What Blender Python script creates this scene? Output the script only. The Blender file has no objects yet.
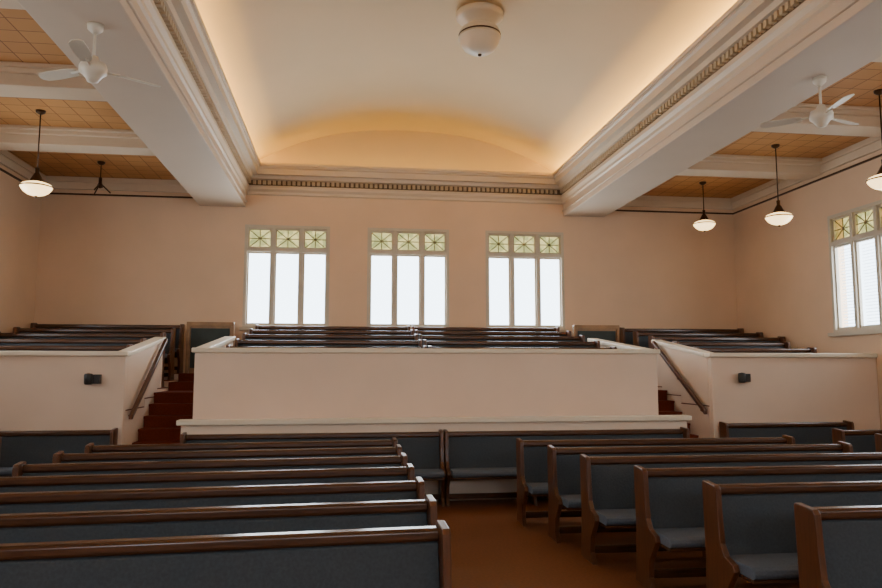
import bpy, math
from mathutils import Matrix, Vector
CX=1.32
YB=15.0; YF=-5.0
# ---------------------------------------------------------------- materials
def mat(name, col, rough=0.6, var=0.0, scale=3.0, emis=None, estr=0, bump=0.0, metal=0.0, stretch=None, spec=0.5, col2=None):
    m=bpy.data.materials.new(name); m.use_nodes=True
    nt=m.node_tree; b=nt.nodes['Principled BSDF']
    b.inputs['Base Color'].default_value=(*col,1); b.inputs['Roughness'].default_value=rough
    b.inputs['Metallic'].default_value=metal
    b.inputs['Specular IOR Level'].default_value=spec
    if emis:
        b.inputs['Emission Color'].default_value=(*emis,1); b.inputs['Emission Strength'].default_value=estr
    if var>0 or bump>0 or col2:
        tc=nt.nodes.new('ShaderNodeTexCoord'); mp=nt.nodes.new('ShaderNodeMapping')
        if stretch: mp.inputs['Scale'].default_value=stretch
        nz=nt.nodes.new('ShaderNodeTexNoise'); nz.inputs['Scale'].default_value=scale; nz.inputs['Detail'].default_value=5
        nt.links.new(tc.outputs['Object'],mp.inputs['Vector']); nt.links.new(mp.outputs[0],nz.inputs['Vector'])
        cr=nt.nodes.new('ShaderNodeValToRGB')
        cr.color_ramp.elements[0].position=0.3; cr.color_ramp.elements[1].position=0.7
        c2=col2 or tuple(c*(1+var) for c in col)
        cr.color_ramp.elements[0].color=(*[c*(1-var) for c in col],1)
        cr.color_ramp.elements[1].color=(*c2,1)
        nt.links.new(nz.outputs['Fac'],cr.inputs[0]); nt.links.new(cr.outputs[0],b.inputs['Base Color'])
        if bump>0:
            bp=nt.nodes.new('ShaderNodeBump'); bp.inputs['Strength'].default_value=bump; bp.inputs['Distance'].default_value=0.01
            nt.links.new(nz.outputs['Fac'],bp.inputs['Height']); nt.links.new(bp.outputs[0],b.inputs['Normal'])
    return m
M={}
M['wall']=mat('peach_plaster',(.70,.49,.325),.7,.04,1.2)
M['parapet']=mat('pink_plaster',(.75,.585,.45),.65,.03,1.5)
M['trim']=mat('cream_trim_paint',(.64,.51,.37),.5,.02,2)
M['beam']=mat('beam_paint',(.57,.45,.34),.6,.03,1.0)
M['cap']=mat('cream_cap_paint',(.76,.66,.51),.45,.02,2)
M['vault']=mat('vault_plaster',(.74,.57,.34),.75,.02,1.0)
M['dark_band']=mat('dentil_recess_paint',(.15,.09,.045),.7,.1,8)  # brown band, darkened further to paint in the shade between the dentils
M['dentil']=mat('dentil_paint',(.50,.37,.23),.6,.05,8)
M['wood']=mat('dark_pew_wood',(.066,.024,.009),.25,.35,4,stretch=(1,12,12))
M['wood_end']=mat('pew_end_wood',(.088,.030,.010),.30,.3,4,stretch=(12,12,1))
M['fabric']=mat('blue_grey_upholstery',(.046,.054,.062),.9,.12,60,bump=.3,spec=.25)  # pew backs face away from the light; their shade is in this colour
M['seatfabric']=mat('blue_grey_seat_upholstery',(.085,.100,.125),.85,.12,60,bump=.3,spec=.3)  # same cloth as the backs, lightened to paint in light from above
M['floor']=mat('russet_carpet',(.165,.053,.014),.6,.2,40,spec=.4)
M['carpet']=mat('red_stair_carpet',(.15,.028,.012),.9,.25,50,spec=.1)
M['white']=mat('white_enamel',(.66,.58,.46),.4,.02,3)
M['black']=mat('black_metal',(.02,.018,.016),.45,.1,10)
M['bronze']=mat('aged_bronze',(.07,.035,.015),.4,.2,10,metal=.7)
M['frame']=mat('window_frame_paint',(.52,.45,.35),.5,.03,4)
M['lead']=mat('lead_came',(.16,.12,.05),.5,.1,10)
M['bowl']=mat('opal_glass_lit',(.85,.80,.70),.3,.02,5,emis=(1,.66,.28),estr=3.6)
M['strip']=mat('dark_green_panel',(.02,.03,.025),.6,.2,6)
M['screenwood']=mat('screen_wood',(.30,.16,.07),.4,.3,5)
M['blind']=mat('blind_slat',(.78,.86,.94),.6,.02,5)
# ceiling tiles
def tilemat():
    m=bpy.data.materials.new('tan_ceiling_tiles'); m.use_nodes=True; nt=m.node_tree; b=nt.nodes['Principled BSDF']
    tc=nt.nodes.new('ShaderNodeTexCoord'); br=nt.nodes.new('ShaderNodeTexBrick')
    br.offset=0; br.squash=1
    br.inputs['Scale'].default_value=1; br.inputs['Brick Width'].default_value=.31; br.inputs['Row Height'].default_value=.31
    br.inputs['Mortar Size'].default_value=.007
    br.inputs['Color1'].default_value=(.54,.27,.09,1); br.inputs['Color2'].default_value=(.48,.23,.075,1); br.inputs['Mortar'].default_value=(.20,.08,.02,1)
    nt.links.new(tc.outputs['Object'],br.inputs['Vector']); nt.links.new(br.outputs['Color'],b.inputs['Base Color'])
    b.inputs['Roughness'].default_value=.7
    return m
M['tiles']=tilemat()
def glassmat(name,col,var=False):
    m=bpy.data.materials.new(name); m.use_nodes=True; nt=m.node_tree
    for n in list(nt.nodes): nt.nodes.remove(n)
    o=nt.nodes.new('ShaderNodeOutputMaterial'); mx=nt.nodes.new('ShaderNodeMixShader'); t=nt.nodes.new('ShaderNodeBsdfTransparent'); g=nt.nodes.new('ShaderNodeBsdfGlossy')
    g.inputs['Roughness'].default_value=.1; mx.inputs[0].default_value=.05; t.inputs['Color'].default_value=(*col,1)
    nt.links.new(t.outputs[0],mx.inputs[1]); nt.links.new(g.outputs[0],mx.inputs[2]); nt.links.new(mx.outputs[0],o.inputs[0])
    if var:
        tc=nt.nodes.new('ShaderNodeTexCoord'); v=nt.nodes.new('ShaderNodeTexVoronoi'); v.inputs['Scale'].default_value=7
        cr=nt.nodes.new('ShaderNodeValToRGB')
        cr.color_ramp.elements[0].color=(.095,.09,.030,1); cr.color_ramp.elements[1].color=(.22,.17,.06,1)
        nt.links.new(tc.outputs['Object'],v.inputs['Vector']); sp=nt.nodes.new('ShaderNodeSeparateColor')
        nt.links.new(v.outputs['Color'],sp.inputs[0]); nt.links.new(sp.outputs[0],cr.inputs[0]); nt.links.new(cr.outputs[0],t.inputs['Color'])
    return m
M['glass']=glassmat('clear_glass',(.90,.96,1)); M['stained']=glassmat('yellow_green_glass',(.3,.3,.1),True)

# ---------------------------------------------------------------- mesh builder
class MB:
    def __init__(s): s.v=[];s.f=[];s.m=[];s.sm=[];s.mats=[]
    def mi(s,k):
        if k not in s.mats: s.mats.append(k)
        return s.mats.index(k)
    def add(s,vs,fs,k,smooth=False):
        o=len(s.v); s.v+= [tuple(v) for v in vs]; i=s.mi(k)
        for f in fs: s.f.append([a+o for a in f]); s.m.append(i); s.sm.append(smooth)
    def box(s,x0,x1,y0,y1,z0,z1,k):
        s.add([(x0,y0,z0),(x1,y0,z0),(x1,y1,z0),(x0,y1,z0),(x0,y0,z1),(x1,y0,z1),(x1,y1,z1),(x0,y1,z1)],
              [(0,3,2,1),(4,5,6,7),(0,1,5,4),(1,2,6,5),(2,3,7,6),(3,0,4,7)],k)
    def prismx(s,prof,x0,x1,k,smooth=False):   # prof: list of (y,z)
        n=len(prof)
        vs=[(x0,y,z) for y,z in prof]+[(x1,y,z) for y,z in prof]
        o=len(s.v); s.v+=vs; i=s.mi(k)
        for a in range(n):
            b=(a+1)%n; s.f.append([o+a,o+b,o+n+b,o+n+a]); s.m.append(i); s.sm.append(smooth)
        s.f.append([o+a for a in range(n)][::-1]); s.m.append(i); s.sm.append(False)
        s.f.append([o+n+a for a in range(n)]); s.m.append(i); s.sm.append(False)
    def lathe(s,prof,c,k,n=32):   # prof: list of (r,z)
        vs=[];fs=[]
        for r,z in prof:
            for a in range(n):
                t=2*math.pi*a/n; vs.append((c[0]+r*math.cos(t),c[1]+r*math.sin(t),c[2]+z))
        for j in range(len(prof)-1):
            for a in range(n):
                b=(a+1)%n; fs.append((j*n+a,j*n+b,(j+1)*n+b,(j+1)*n+a))
        s.add(vs,fs,k,True)
    def tube(s,p,q,r,k,n=10):
        p=Vector(p);q=Vector(q);d=(q-p).normalized()
        u=d.orthogonal().normalized(); w=d.cross(u)
        vs=[];fs=[]
        for c in (p,q):
            for a in range(n):
                t=2*math.pi*a/n; vs.append(c+u*(r*math.cos(t))+w*(r*math.sin(t)))
        for a in range(n): fs.append((a,(a+1)%n,n+(a+1)%n,n+a))
        fs.append(tuple(range(n))[::-1]); fs.append(tuple(range(n,2*n)))
        s.add(vs,fs,k,True)
    def mesh(s,name):
        me=bpy.data.meshes.new(name); me.from_pydata(s.v,[],s.f)
        for k in s.mats: me.materials.append(M[k])
        me.polygons.foreach_set('material_index',s.m); me.polygons.foreach_set('use_smooth',s.sm)
        me.update(); 
        import bmesh
        bm=bmesh.new(); bm.from_mesh(me); bmesh.ops.recalc_face_normals(bm,faces=bm.faces); bm.to_mesh(me); bm.free()
        return me
    def obj(s,name,loc=(0,0,0),rz=0,bevel=0,parent=None):
        return link(name,s.mesh(name),loc,rz,bevel,parent)
def link(name,me,loc=(0,0,0),rz=0,bevel=0,parent=None):
    o=bpy.data.objects.new(name,me); bpy.context.scene.collection.objects.link(o)
    o.location=loc; o.rotation_euler=(0,0,rz)
    if parent: o.parent=parent
    if bevel:
        b=o.modifiers.new('bevel','BEVEL'); b.width=bevel; b.segments=2; b.limit_method='ANGLE'; b.angle_limit=.7
    return o
def empty(name,loc=(0,0,0),rz=0):
    o=bpy.data.objects.new(name,None); bpy.context.scene.collection.objects.link(o); o.location=loc; o.rotation_euler=(0,0,rz); return o
def area(name,parent,loc,rot,sx,sy,power,col):
    l=bpy.data.lights.new(name,'AREA'); l.shape='RECTANGLE'; l.size=sx; l.size_y=sy; l.energy=power; l.color=col
    o=bpy.data.objects.new(name,l); bpy.context.scene.collection.objects.link(o); o.location=loc; o.rotation_euler=rot
    if parent: o.parent=parent
    return o

XL=CX-7.35; XR=CX+7.35
# ---------------------------------------------------------------- shell
b=MB(); b.box(XL-.3,XR+.3,YF-.3,YB+.4,-.2,0,'floor'); b.obj('floor')
def wallgrid(name,axis,u0,u1,z0,z1,t0,t1,ops,k='wall'):
    b=MB()
    us=sorted(set([u0,u1]+[o[0] for o in ops]+[o[1] for o in ops])); zs=sorted(set([z0,z1]+[o[2] for o in ops]+[o[3] for o in ops]))
    for i in range(len(us)-1):
        for j in range(len(zs)-1):
            cu=(us[i]+us[i+1])/2; cz=(zs[j]+zs[j+1])/2
            if any(o[0]<cu<o[1] and o[2]<cz<o[3] for o in ops): continue
            if axis=='x': b.box(us[i],us[i+1],t0,t1,zs[j],zs[j+1],k)
            else: b.box(t0,t1,us[i],us[i+1],zs[j],zs[j+1],k)
    return b.obj(name)
WZ0,WZ1=2.62,4.74; WW=1.73
SZ0,SZ1=2.42,4.54
bw=[CX-2.52,CX-.01,CX+2.51]
wallgrid('wall_back','x',XL-.3,XR+.3,0,5.72,YB,YB+.3,[(c-WW/2,c+WW/2,WZ0,WZ1) for c in bw])
sy=[10.98,6.4,1.9,-2.6]
ops=[(c-WW/2,c+WW/2,SZ0,SZ1) for c in sy]
wallgrid('wall_left','y',YF,YB,0,5.72,XL-.3,XL,ops)
wallgrid('wall_right','y',YF,YB,0,5.72,XR,XR+.3,ops)
fw=[CX-3.5,CX,CX+3.5]  # unseen openings behind the camera, added to let in fill light
wallgrid('wall_front','x',XL-.3,XR+.3,0,5.72,YF-.3,YF,[(c-WW/2,c+WW/2,WZ0,WZ1) for c in fw])

# ceiling (vault + lunettes + side tiles)
AP=6.97; SP=5.74; HW=3.85
def vz(o): return SP+(AP-SP)*(1-(min(abs(o),HW)/HW)**2.4)
b=MB(); N=64; vs=[];fs=[]
for j,y in enumerate((YF-.3,YB+.3)):
    for i in range(N+1):
        o=-HW+2*HW*i/N; vs.append((CX+o,y,vz(o)))
for i in range(N): fs.append((i,i+1,N+2+i,N+1+i))
b.add(vs,fs,'vault',True)
for y in (YF-.3,YB+.3):
    b.add([(CX-HW,y,SP-.1)]+[(CX-HW+2*HW*i/N,y,vz(-HW+2*HW*i/N)) for i in range(N+1)]+[(CX+HW,y,SP-.1)],[tuple(range(N+3))],'vault')
me=b.mesh('ceiling'); ceil=link('ceiling',me)
for side,(a,c) in {'left':(XL,CX-4.3),'right':(CX+4.3,XR)}.items():
    b=MB(); b.box(a,c,YF,YB,5.60,5.70,'tiles'); b.obj('ceiling_tiles_'+side,parent=ceil)

# longitudinal beams
for x0,x1 in ((CX-4.3,CX-3.38),(CX+3.38,CX+4.3)):
    b=MB(); b.box(x0,x1,YF,YB,5.10,5.72,'beam')
    # thin mouldings on faces
    b.box(x0-.03,x1+.03,YF,YB-.001,5.20,5.23,'beam')
    b.obj('ceiling_beam',bevel=.012)
# cross beams
for (a,c) in ((XL,CX-4.3),(CX+4.3,XR)):
    for yc in (12.1,9.6,7.1,4.6,2.1,-.4,-2.9):
        b=MB(); b.box(a,c,yc-.22,yc+.22,5.34,5.60,'trim'); b.box(a,c,yc-.28,yc+.28,5.49,5.60,'trim'); b.box(a,c,yc-.34,yc+.34,5.55,5.60,'trim')
        b.obj('ceiling_cross_beam',bevel=.008)
    # wall cornice + picture rail
    b=MB()
    def ring(d0,z0,z1,k):
        b.box(a,c,YB-d0,YB,z0,z1,k)
    ring(.10,5.50,5.60,'trim'); ring(.06,5.36,5.50,'trim'); ring(.03,5.25,5.28,'bronze')
    xw=XL if a==XL else XR; s=1 if a==XL else -1
    for d,z0,z1,k in ((.10,5.50,5.60,'trim'),(.06,5.36,5.50,'trim'),(.03,5.25,5.28,'bronze')):
        b.box(min(xw,xw+s*d),max(xw,xw+s*d),YF,YB,z0,z1,k)
    xb=CX-4.3 if a==XL else CX+4.3
    b.box(min(xb,xb-s*.08),max(xb,xb-s*.08),YF,YB,5.48,5.60,'trim')
    b.obj('trim_1' if a==XL else 'trim_2')

# main cornice swept on 3 sides
prof=[(0,5.36),(.03,5.38),(.03,5.43),(.07,5.48),(.07,5.54),(.05,5.56),(.05,5.67),(.13,5.68),(.15,5.76),(.22,5.84),(.28,5.88),(.28,5.91),(.31,5.91),(.31,5.97),(.25,5.97),(.25,5.75),(0,5.75)]
b=MB()
def path(d,z): return [(CX-3.38+d,YF,z),(CX-3.38+d,YB-d,z),(CX+3.38-d,YB-d,z),(CX+3.38-d,YF,z)]
for i in range(len(prof)-1):
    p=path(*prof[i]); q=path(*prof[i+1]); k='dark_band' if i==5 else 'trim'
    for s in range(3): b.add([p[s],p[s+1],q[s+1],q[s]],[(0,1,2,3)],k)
y=YF+.1
while y<YB-.2:
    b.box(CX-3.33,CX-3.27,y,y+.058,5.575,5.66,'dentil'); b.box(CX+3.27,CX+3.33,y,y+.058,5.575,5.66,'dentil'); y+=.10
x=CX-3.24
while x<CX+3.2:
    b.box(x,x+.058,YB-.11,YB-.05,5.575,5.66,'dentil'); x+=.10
cor=b.obj('trim_3')
# cove lamps (real strip lamps lying in the trough behind the cornice)
WARM=(1,.64,.13)
area('cove_lamp_a',cor,(CX-3.28,5,5.80),(0,math.radians(180-26),0),.08,20,270,WARM)
area('cove_lamp_b',cor,(CX+3.28,5,5.80),(0,math.radians(180+26),0),.08,20,270,WARM)
area('cove_lamp_c',cor,(CX,YB+.0,5.80),(math.radians(180),0,0),6.4,.08,22,WARM)

# ---------------------------------------------------------------- windows
def window(n,loc,rz,power,blinds=False):
    e=empty('window_%d'%n,loc,rz)
    w=WW/2;h=WZ1-WZ0; T=h-.52
    b=MB()
    b.box(-w,-w+.06,-.03,.10,0,h,'frame'); b.box(w-.06,w,-.03,.10,0,h,'frame')
    b.box(-w+.06,w-.06,-.03,.10,h-.06,h,'frame'); b.box(-w+.06,w-.06,-.03,.10,0,.06,'frame')
    b.box(-w-.04,w+.04,-.12,.0,-.06,0,'frame')
    for s in (-1,1): b.box(s*w/3-.035,s*w/3+.035,-.02,.09,.06,h-.06,'frame')
    b.box(-w+.06,w-.06,-.025,.095,T-.035,T+.035,'frame')
    cols=[(-w+.06,-w/3-.035),(-w/3+.035,w/3-.035),(w/3+.035,w-.06)]
    for a,c in cols:
        # sash
        for z0,z1 in ((.06,T-.035),(T+.035,h-.06)):
            b.box(a,a+.03,.02,.07,z0,z1,'frame'); b.box(c-.03,c,.02,.07,z0,z1,'frame')
            b.box(a+.03,c-.03,.02,.07,z0,z0+.035,'frame'); b.box(a+.03,c-.03,.02,.07,z1-.035,z1,'frame')
        # leaded pattern
        z0,z1=T+.07,h-.095; a2,c2=a+.03,c-.03; mx=(a2+c2)/2; mz=(z0+z1)/2
        for p,q in (((a2,z0),(c2,z1)),((a2,z1),(c2,z0)),((mx,z0),(mx,z1)),((a2,mz),(c2,mz))):
            b.tube((p[0],.045,p[1]),(q[0],.045,q[1]),.009,'lead',6)
    b.obj('window_frame',parent=e)
    b=MB()
    for a,c in cols:
        b.add([(a+.03,.046,.09),(c-.03,.046,.09),(c-.03,.046,T-.07),(a+.03,.046,T-.07)],[(0,1,2,3)],'glass')
        b.add([(a+.03,.046,T+.07),(c-.03,.046,T+.07),(c-.03,.046,h-.095),(a+.03,.046,h-.095)],[(0,1,2,3)],'stained')
    b.obj('window_glass',parent=e)
    if blinds:
        b=MB(); z=.1
        while z<T-.08:
            for a,c in cols: b.add([(a+.03,.11,z),(c-.03,.11,z),(c-.03,.135,z+.018),(a+.03,.135,z+.018)],[(0,1,2,3)],'blind')
            z+=.055
        b.obj('window_blind',parent=e)
    area('sky_light',e,(0,.5,h/2),(math.radians(-90),0,0),WW+.5,h+.5,power,(1.0,.98,.96))
    return e
n=1
for c in bw: window(n,(c,YB+.03,WZ0),0,240); n+=1
for i,c in enumerate(sy): window(n,(XR+.03,c,SZ0),math.radians(-90),170 if i==0 else 140,blinds=(i==0)); n+=1
for i,c in enumerate(sy): window(n,(XL-.03,c,SZ0),math.radians(90),140); n+=1
for c in fw: window(n,(c,YF-.03,WZ0),math.radians(180),175); n+=1  # added windows and lamps, brightening the gallery front from the camera side

# ---------------------------------------------------------------- gallery
GX0,GX1=CX-3.44,CX+3.49
rows=[11.75,12.5,13.25,14.0,14.72]; rz=[1.20,1.33,1.46,1.58,1.70]
b=MB()
def tiers(x0,x1,yfront):
    ys=[yfront]+[r+.17 for r in rows[:-1]]+[YB-.005]
    for i in range(5):
        b.box(x0,x1,ys[i],ys[i+1],0,rz[i]-.012,'parapet'); b.box(x0,x1,ys[i],ys[i+1],rz[i]-.012,rz[i],'carpet')
SX0,SX1=CX-4.42,CX+4.46   # side blocks inner faces
tiers(GX0,GX1,10.8); tiers(XL+.005,SX0,10.95); tiers(SX1,XR-.005,10.95)
b.obj('gallery_floor')
# centre parapet with rising returns
def sloped(b,x0,x1,y0,y1,z0a,z0b,z1a,z1b,k):
    b.prismx([(y0,z0a),(y1,z0b),(y1,z1b),(y0,z1a)],x0,x1,k)
b=MB()
b.box(GX0,GX1,10.68,10.80,0,2.02,'parapet')
b.box(GX0-.04,GX1+.04,10.64,10.84,2.02,2.09,'cap')
b.obj('gallery_parapet',bevel=.012)
for x0,x1 in ((GX0,GX0+.12),(GX1-.12,GX1)):
    b=MB()
    b.prismx([(10.802,1.202),(11.92,1.202),(11.92,1.332),(12.67,1.332),(12.67,1.462),(13.42,1.462),(13.42,2.30),(10.802,2.02)],x0,x1,'parapet')
    sloped(b,x0-.04,x1+.04,10.842,13.46,2.024,2.304,2.094,2.374,'cap')
    b.obj('gallery_parapet',bevel=.012)
for s,(x0,x1) in {'l':(XL+.005,SX0),'r':(SX1,XR-.005)}.items():
    b=MB()
    b.box(x0,x1,10.83,10.948,0,1.97,'parapet')
    b.box(x0 if s=='l' else x0-.04,x1+.04 if s=='l' else x1,10.79,10.99,1.97,2.04,'cap')
    b.obj('gallery_parapet',bevel=.012)
    rx0,rx1=(SX0-.12,SX0) if s=='l' else (SX1,SX1+.12)
    b=MB()
    b.prismx([(10.95,1.202),(11.92,1.202),(11.92,1.332),(12.67,1.332),(12.67,1.462),(12.95,1.462),(12.95,2.26),(10.95,1.97)],rx0,rx1,'parapet')
    sloped(b,rx0-.04,rx1+.04,10.992,12.99,1.976,2.266,2.046,2.336,'cap')
    b.obj('gallery_parapet',bevel=.012)
# low partition / ledge in front
b=MB(); b.box(GX0+.0,GX1+.10,9.95,10.635,0,1.05,'parapet')
b.box(GX0-.05,GX1+.15,9.90,10.10,1.05,1.12,'cap')
b.obj('ledge_partition',bevel=.012)
# stairs
for x0,x1 in ((SX0,GX0),(GX1,SX1)):
    b=MB(); y=10.5
    for i in range(8):
        y1=10.5+.28*(i+1) if i<7 else 13.42
        y0=10.5+.28*i
        zt=.175*(i+1)
        xo=-.105 if (x1==SX1 and i==0) else 0
        b.box(x0+.004-xo,x1-.004,y0,y1,.0,zt,'carpet')
        b.box(x0+.004-xo,x1-.004,y0-.02,y0,zt-.035,zt,'carpet')
    b.box(x0+.004,x1-.004,13.42,14.17,0,1.55,'carpet'); b.box(x0+.004,x1-.004,14.17,YB-.005,0,1.70,'carpet')
    b.obj('staircase')
    # screen at stair head
    b=MB(); xs0,xs1=(x0+.10,x1+.0)if x0<CX else (x0-.15,x1-.15)
    b.box(xs0,xs1,14.30,14.34,1.70,2.66,'screenwood')
    b.box(xs0,xs1,14.27,14.37,2.60,2.68,'screenwood')
    b.box(xs0,xs0+.06,14.27,14.37,1.70,2.60,'screenwood'); b.box(xs1-.06,xs1,14.27,14.37,1.70,2.60,'screenwood')
    b.box(xs0+.08,xs1-.08,14.285,14.30,1.80,2.56,'strip')
    b.obj('wooden_screen',bevel=.005)
    # handrail
    b=MB()
    hx=x0+.08 if x0<CX else x1-.08
    wx=x0 if x0<CX else x1
    p=Vector((hx,10.92,1.10)); q=Vector((hx,12.80,2.27))
    d=(q-p); 
    b.prismx([(p.y,p.z-.035),(q.y,q.z-.035),(q.y,q.z+.035),(p.y,p.z+.035)],hx-.03,hx+.03,'wood_end')
    for t in (.08,.5,.92):
        c=p+d*t; b.tube((hx,c.y,c.z-.03),(hx,c.y,c.z-.08),.01,'bronze'); b.tube((hx,c.y,c.z-.08),(wx,c.y,c.z-.08),.01,'bronze')
    b.obj('stair_handrail',bevel=.01)
# black lamp boxes on parapets
for x in (-3.50,6.30):
    b=MB(); b.box(x-.07,x+.09,10.74,10.828,1.58,1.71,'black')
    b.lathe([(0.001,0),(.045,.0),(.055,.02),(.06,.13),(.05,.15),(.001,.16)],(x-.06,10.74,1.57),'black',16)
    b.obj('emergency_lamp',bevel=.006)

# ---------------------------------------------------------------- pews
meshcache={}
def pewmesh(L):
    k=round(L,2)
    if k in meshcache: return meshcache[k]
    b=MB(); x0=-L/2; x1=L/2; t=.045
    a,c=x0+t,x1-t
    # back board, upholstery, top rail
    b.prismx([(-.055,.30),(-.03,.30),(.055,.90),(.03,.90)],a,c,'wood')
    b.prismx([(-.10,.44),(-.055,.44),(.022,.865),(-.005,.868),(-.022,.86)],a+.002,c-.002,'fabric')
    b.prismx([(-.018,.872),(.055,.872),(.068,.90),(.068,.925),(.05,.94),(-.01,.94),(-.026,.925),(-.028,.89)],a,c,'wood',False)
    # seat
    b.prismx([(-.06,.375),(-.50,.375),(-.50,.40),(-.06,.40)],a,c,'wood')
    s=[(-.10,.40),(-.495,.40),(-.525,.415),(-.535,.44),(-.525,.465),(-.49,.48),(-.30,.478),(-.10,.465)]
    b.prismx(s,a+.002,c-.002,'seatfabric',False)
    # kick rail and supports
    b.box(a,c,-.10,-.08,.06,.13,'wood')
    n=max(1,int(round(L/1.35)))
    for i in range(1,n):
        x=a+(c-a)*i/n
        b.prismx([(-.08,0),(-.38,0),(-.34,.10),(-.30,.28),(-.44,.375),(-.06,.375)],x-.02,x+.02,'wood_end')
    e=[(.09,0),(.055,.40),(.078,.955),(.06,.968),(-.11,.955),(-.13,.93),(-.145,.72),(-.165,.56),(-.22,.485),(-.33,.455),(-.35,.41),(-.30,.34),(-.22,.24),(-.20,.10),(-.26,0)]
    b.prismx(e,x0,x0+t,'wood_end'); b.prismx(e,x1-t,x1,'wood_end')
    me=b.mesh('church_pew'); meshcache[k]=me; return me
def pew(xa,xb,y,z=0,rot=0,pivot='r'):
    L=xb-xa; me=pewmesh(L); r=math.radians(rot)
    if pivot=='r': cx=xb-L/2*math.cos(r); cy=y-L/2*math.sin(r)
    else: cx=xa+L/2*math.cos(r); cy=y+L/2*math.sin(r)
    return link('church_pew',me,(cx,cy,z),r,.006)
# wall pews
pew(GX0+.05,CX+.01,9.82); pew(CX+.03,GX1,9.82)
# left block
for i,xb in enumerate((.56,.59,.60,.60,.61,.62,.63)):
    pew(-3.0+.03*i,xb,3.98+.80*i,rot=3.2)
# right block
for i,(xa,y) in enumerate(((2.05,8.5),(2.20,7.68),(2.29,6.85),(2.49,6.0),(2.66,5.12),(2.79,4.2))):
    pew(xa,(5.5,5.65,5.75,5.75,5.75,5.75)[i],y,rot=-.8,pivot='l')
# side pews
pew(XL+.08,-3.14,10.70); pew(5.84,8.0,10.70)
for i in range(5):
    pew(XL+.08,-4.12,9.45-.82*i); pew(6.75,XR-.08,9.3-.82*i)
# gallery pews
for i,(y,z) in enumerate(zip(rows,rz)):
    pew(GX0+.28+.02*i,CX+.0,y,z); pew(CX+.04,GX1-.28-.02*i,y,z)
    pew(XL+.1,SX0-.18 if i<2 else SX0-.05,y,z); pew(SX1+.18 if i<2 else SX1+.05,XR-.1 if i>1 else XR-.5,y,z)

# ---------------------------------------------------------------- fixtures
def pendant(x,y,z,top=5.6,lit=True):
    b=MB()
    b.lathe([(.001,0),(.07,0),(.065,-.03),(.03,-.055),(.001,-.06)],(x,y,top),'bronze',20)
    b.tube((x,y,top-.05),(x,y,z+.30),.010,'bronze',8)
    if lit:
        b.lathe([(.001,.34),(.03,.33),(.025,.26),(.05,.22),(.075,.17),(.10,.13),(.11,.115),(.001,.115)],(x,y,z),'bronze',28)
        b.lathe([(.10,.115),(.15,.10),(.195,.08),(.215,.06)],(x,y,z),'bowl',32)
        b.lathe([(.205,.062),(.225,.055),(.225,.042),(.205,.036)],(x,y,z),'bronze',32)
        b.lathe([(.215,.04),(.205,.015),(.17,-.03),(.12,-.065),(.06,-.085),(.001,-.09)],(x,y,z),'bowl',32)
        b.lathe([(.001,-.085),(.02,-.09),(.02,-.11),(.001,-.125)],(x,y,z),'bronze',12)
    else:
        b.lathe([(.001,.31),(.03,.30),(.03,.2),(.05,.16),(.05,.12),(.001,.10)],(x,y,z),'bronze',20)
        for k in range(3):
            t=k*2.094+.3
            b.tube((x,y,z+.20),(x+.18*math.cos(t),y+.18*math.sin(t),z+.03),.012,'bronze',8)
    b.obj('pendant_lamp')
for x,y,z in ((-4.52,11.05,4.40),(-4.52,8.55,4.40),(-4.52,6.05,4.40),(7.25,13.65,4.68),(7.27,11.15,4.30),(7.25,8.7,4.30),(7.25,6.1,4.34)): pendant(x,y,z)
pendant(-4.52,13.75,5.0,lit=False)

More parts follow.
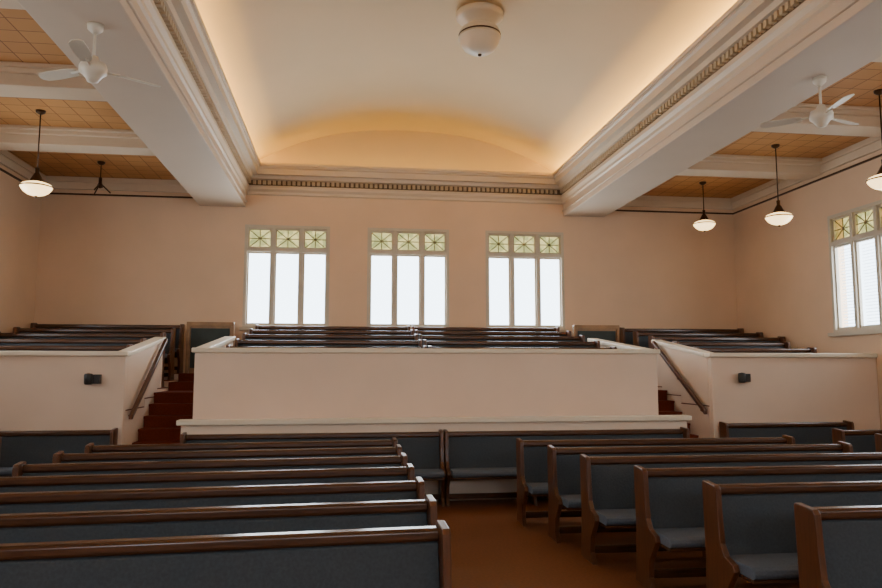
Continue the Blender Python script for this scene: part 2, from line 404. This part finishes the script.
def fan(x,y,rot):
    b=MB(); zt=5.10; zh=4.64
    b.lathe([(.001,0),(.075,0),(.07,-.05),(.03,-.09),(.001,-.09)],(x,y,zt),'white',24)
    b.tube((x,y,zt-.08),(x,y,zh+.1),.014,'white',10)
    b.lathe([(.001,.15),(.04,.14),(.05,.10),(.11,.07),(.125,.03),(.125,-.02),(.09,-.05),(.06,-.09),(.05,-.11),(.001,-.12)],(x,y,zh),'white',28)
    for k in range(3):
        t=rot+k*2*math.pi/3; ct,st=math.cos(t),math.sin(t)
        def P(r,w,z): return (x+r*ct-w*st, y+r*st+w*ct, zh+z)
        out=[(.20,-.04),(.26,-.055),(.45,-.065),(.60,-.06),(.64,-.03),(.645,0),(.64,.03),(.60,.06),(.45,.065),(.26,.055),(.20,.04)]
        n=len(out); vs=[P(r,w,.01+w*.25) for r,w in out]+[P(r,w,.018+w*.25) for r,w in out]
        b.add(vs,[tuple(range(n))[::-1],tuple(range(n,2*n))]+[(i,(i+1)%n,n+(i+1)%n,n+i) for i in range(n)],'white')
        b.tube(P(.08,0,.012),P(.26,0,.014),.014,'white',8)
    b.obj('ceiling_fan')
fan(-2.43,7.04,2.7); fan(5.34,7.3,.35)

# big ceiling fixture
fx,fy=1.88,9.85; ft=vz(fx-CX)
b=MB()
b.lathe([(.001,.03),(.22,.03),(.24,.0),(.31,-.01),(.345,-.03),(.345,-.09),(.31,-.12),(.28,-.13),(.25,-.17),(.17,-.19),(.16,-.22)],(fx,fy,ft),'white',40)
b.lathe([(.16,-.22),(.22,-.235),(.28,-.28),(.30,-.33),(.30,-.385),(.31,-.39),(.31,-.41),(.295,-.415),(.275,-.49),(.23,-.56),(.16,-.61),(.07,-.64),(.001,-.645)],(fx,fy,ft),'white',40)
b.lathe([(.301,-.345),(.306,-.35),(.306,-.365),(.301,-.37)],(fx,fy,ft),'bronze',40)
b.lathe([(.001,-.635),(.03,-.64),(.025,-.665),(.001,-.675)],(fx,fy,ft),'bronze',16)
b.obj('ceiling_globe_fixture')

# ---------------------------------------------------------------- world + camera
w=bpy.data.worlds.new('World'); bpy.context.scene.world=w; w.use_nodes=True
bg=w.node_tree.nodes['Background']; bg.inputs[0].default_value=(.80,.90,1,1); bg.inputs[1].default_value=8
cam=bpy.data.cameras.new('camera'); co=bpy.data.objects.new('camera',cam); bpy.context.scene.collection.objects.link(co)
yaw=math.radians(7.6); p=math.radians(5.87)
f=Vector((math.sin(yaw)*math.cos(p),math.cos(yaw)*math.cos(p),math.sin(p))); r=Vector((math.cos(yaw),-math.sin(yaw),0)); u=r.cross(f)
mtx=Matrix(((r.x,u.x,-f.x,0),(r.y,u.y,-f.y,0),(r.z,u.z,-f.z,1.8),(0,0,0,1)))
co.matrix_world=mtx; cam.sensor_width=36; cam.lens=720/882*36
bpy.context.scene.camera=co
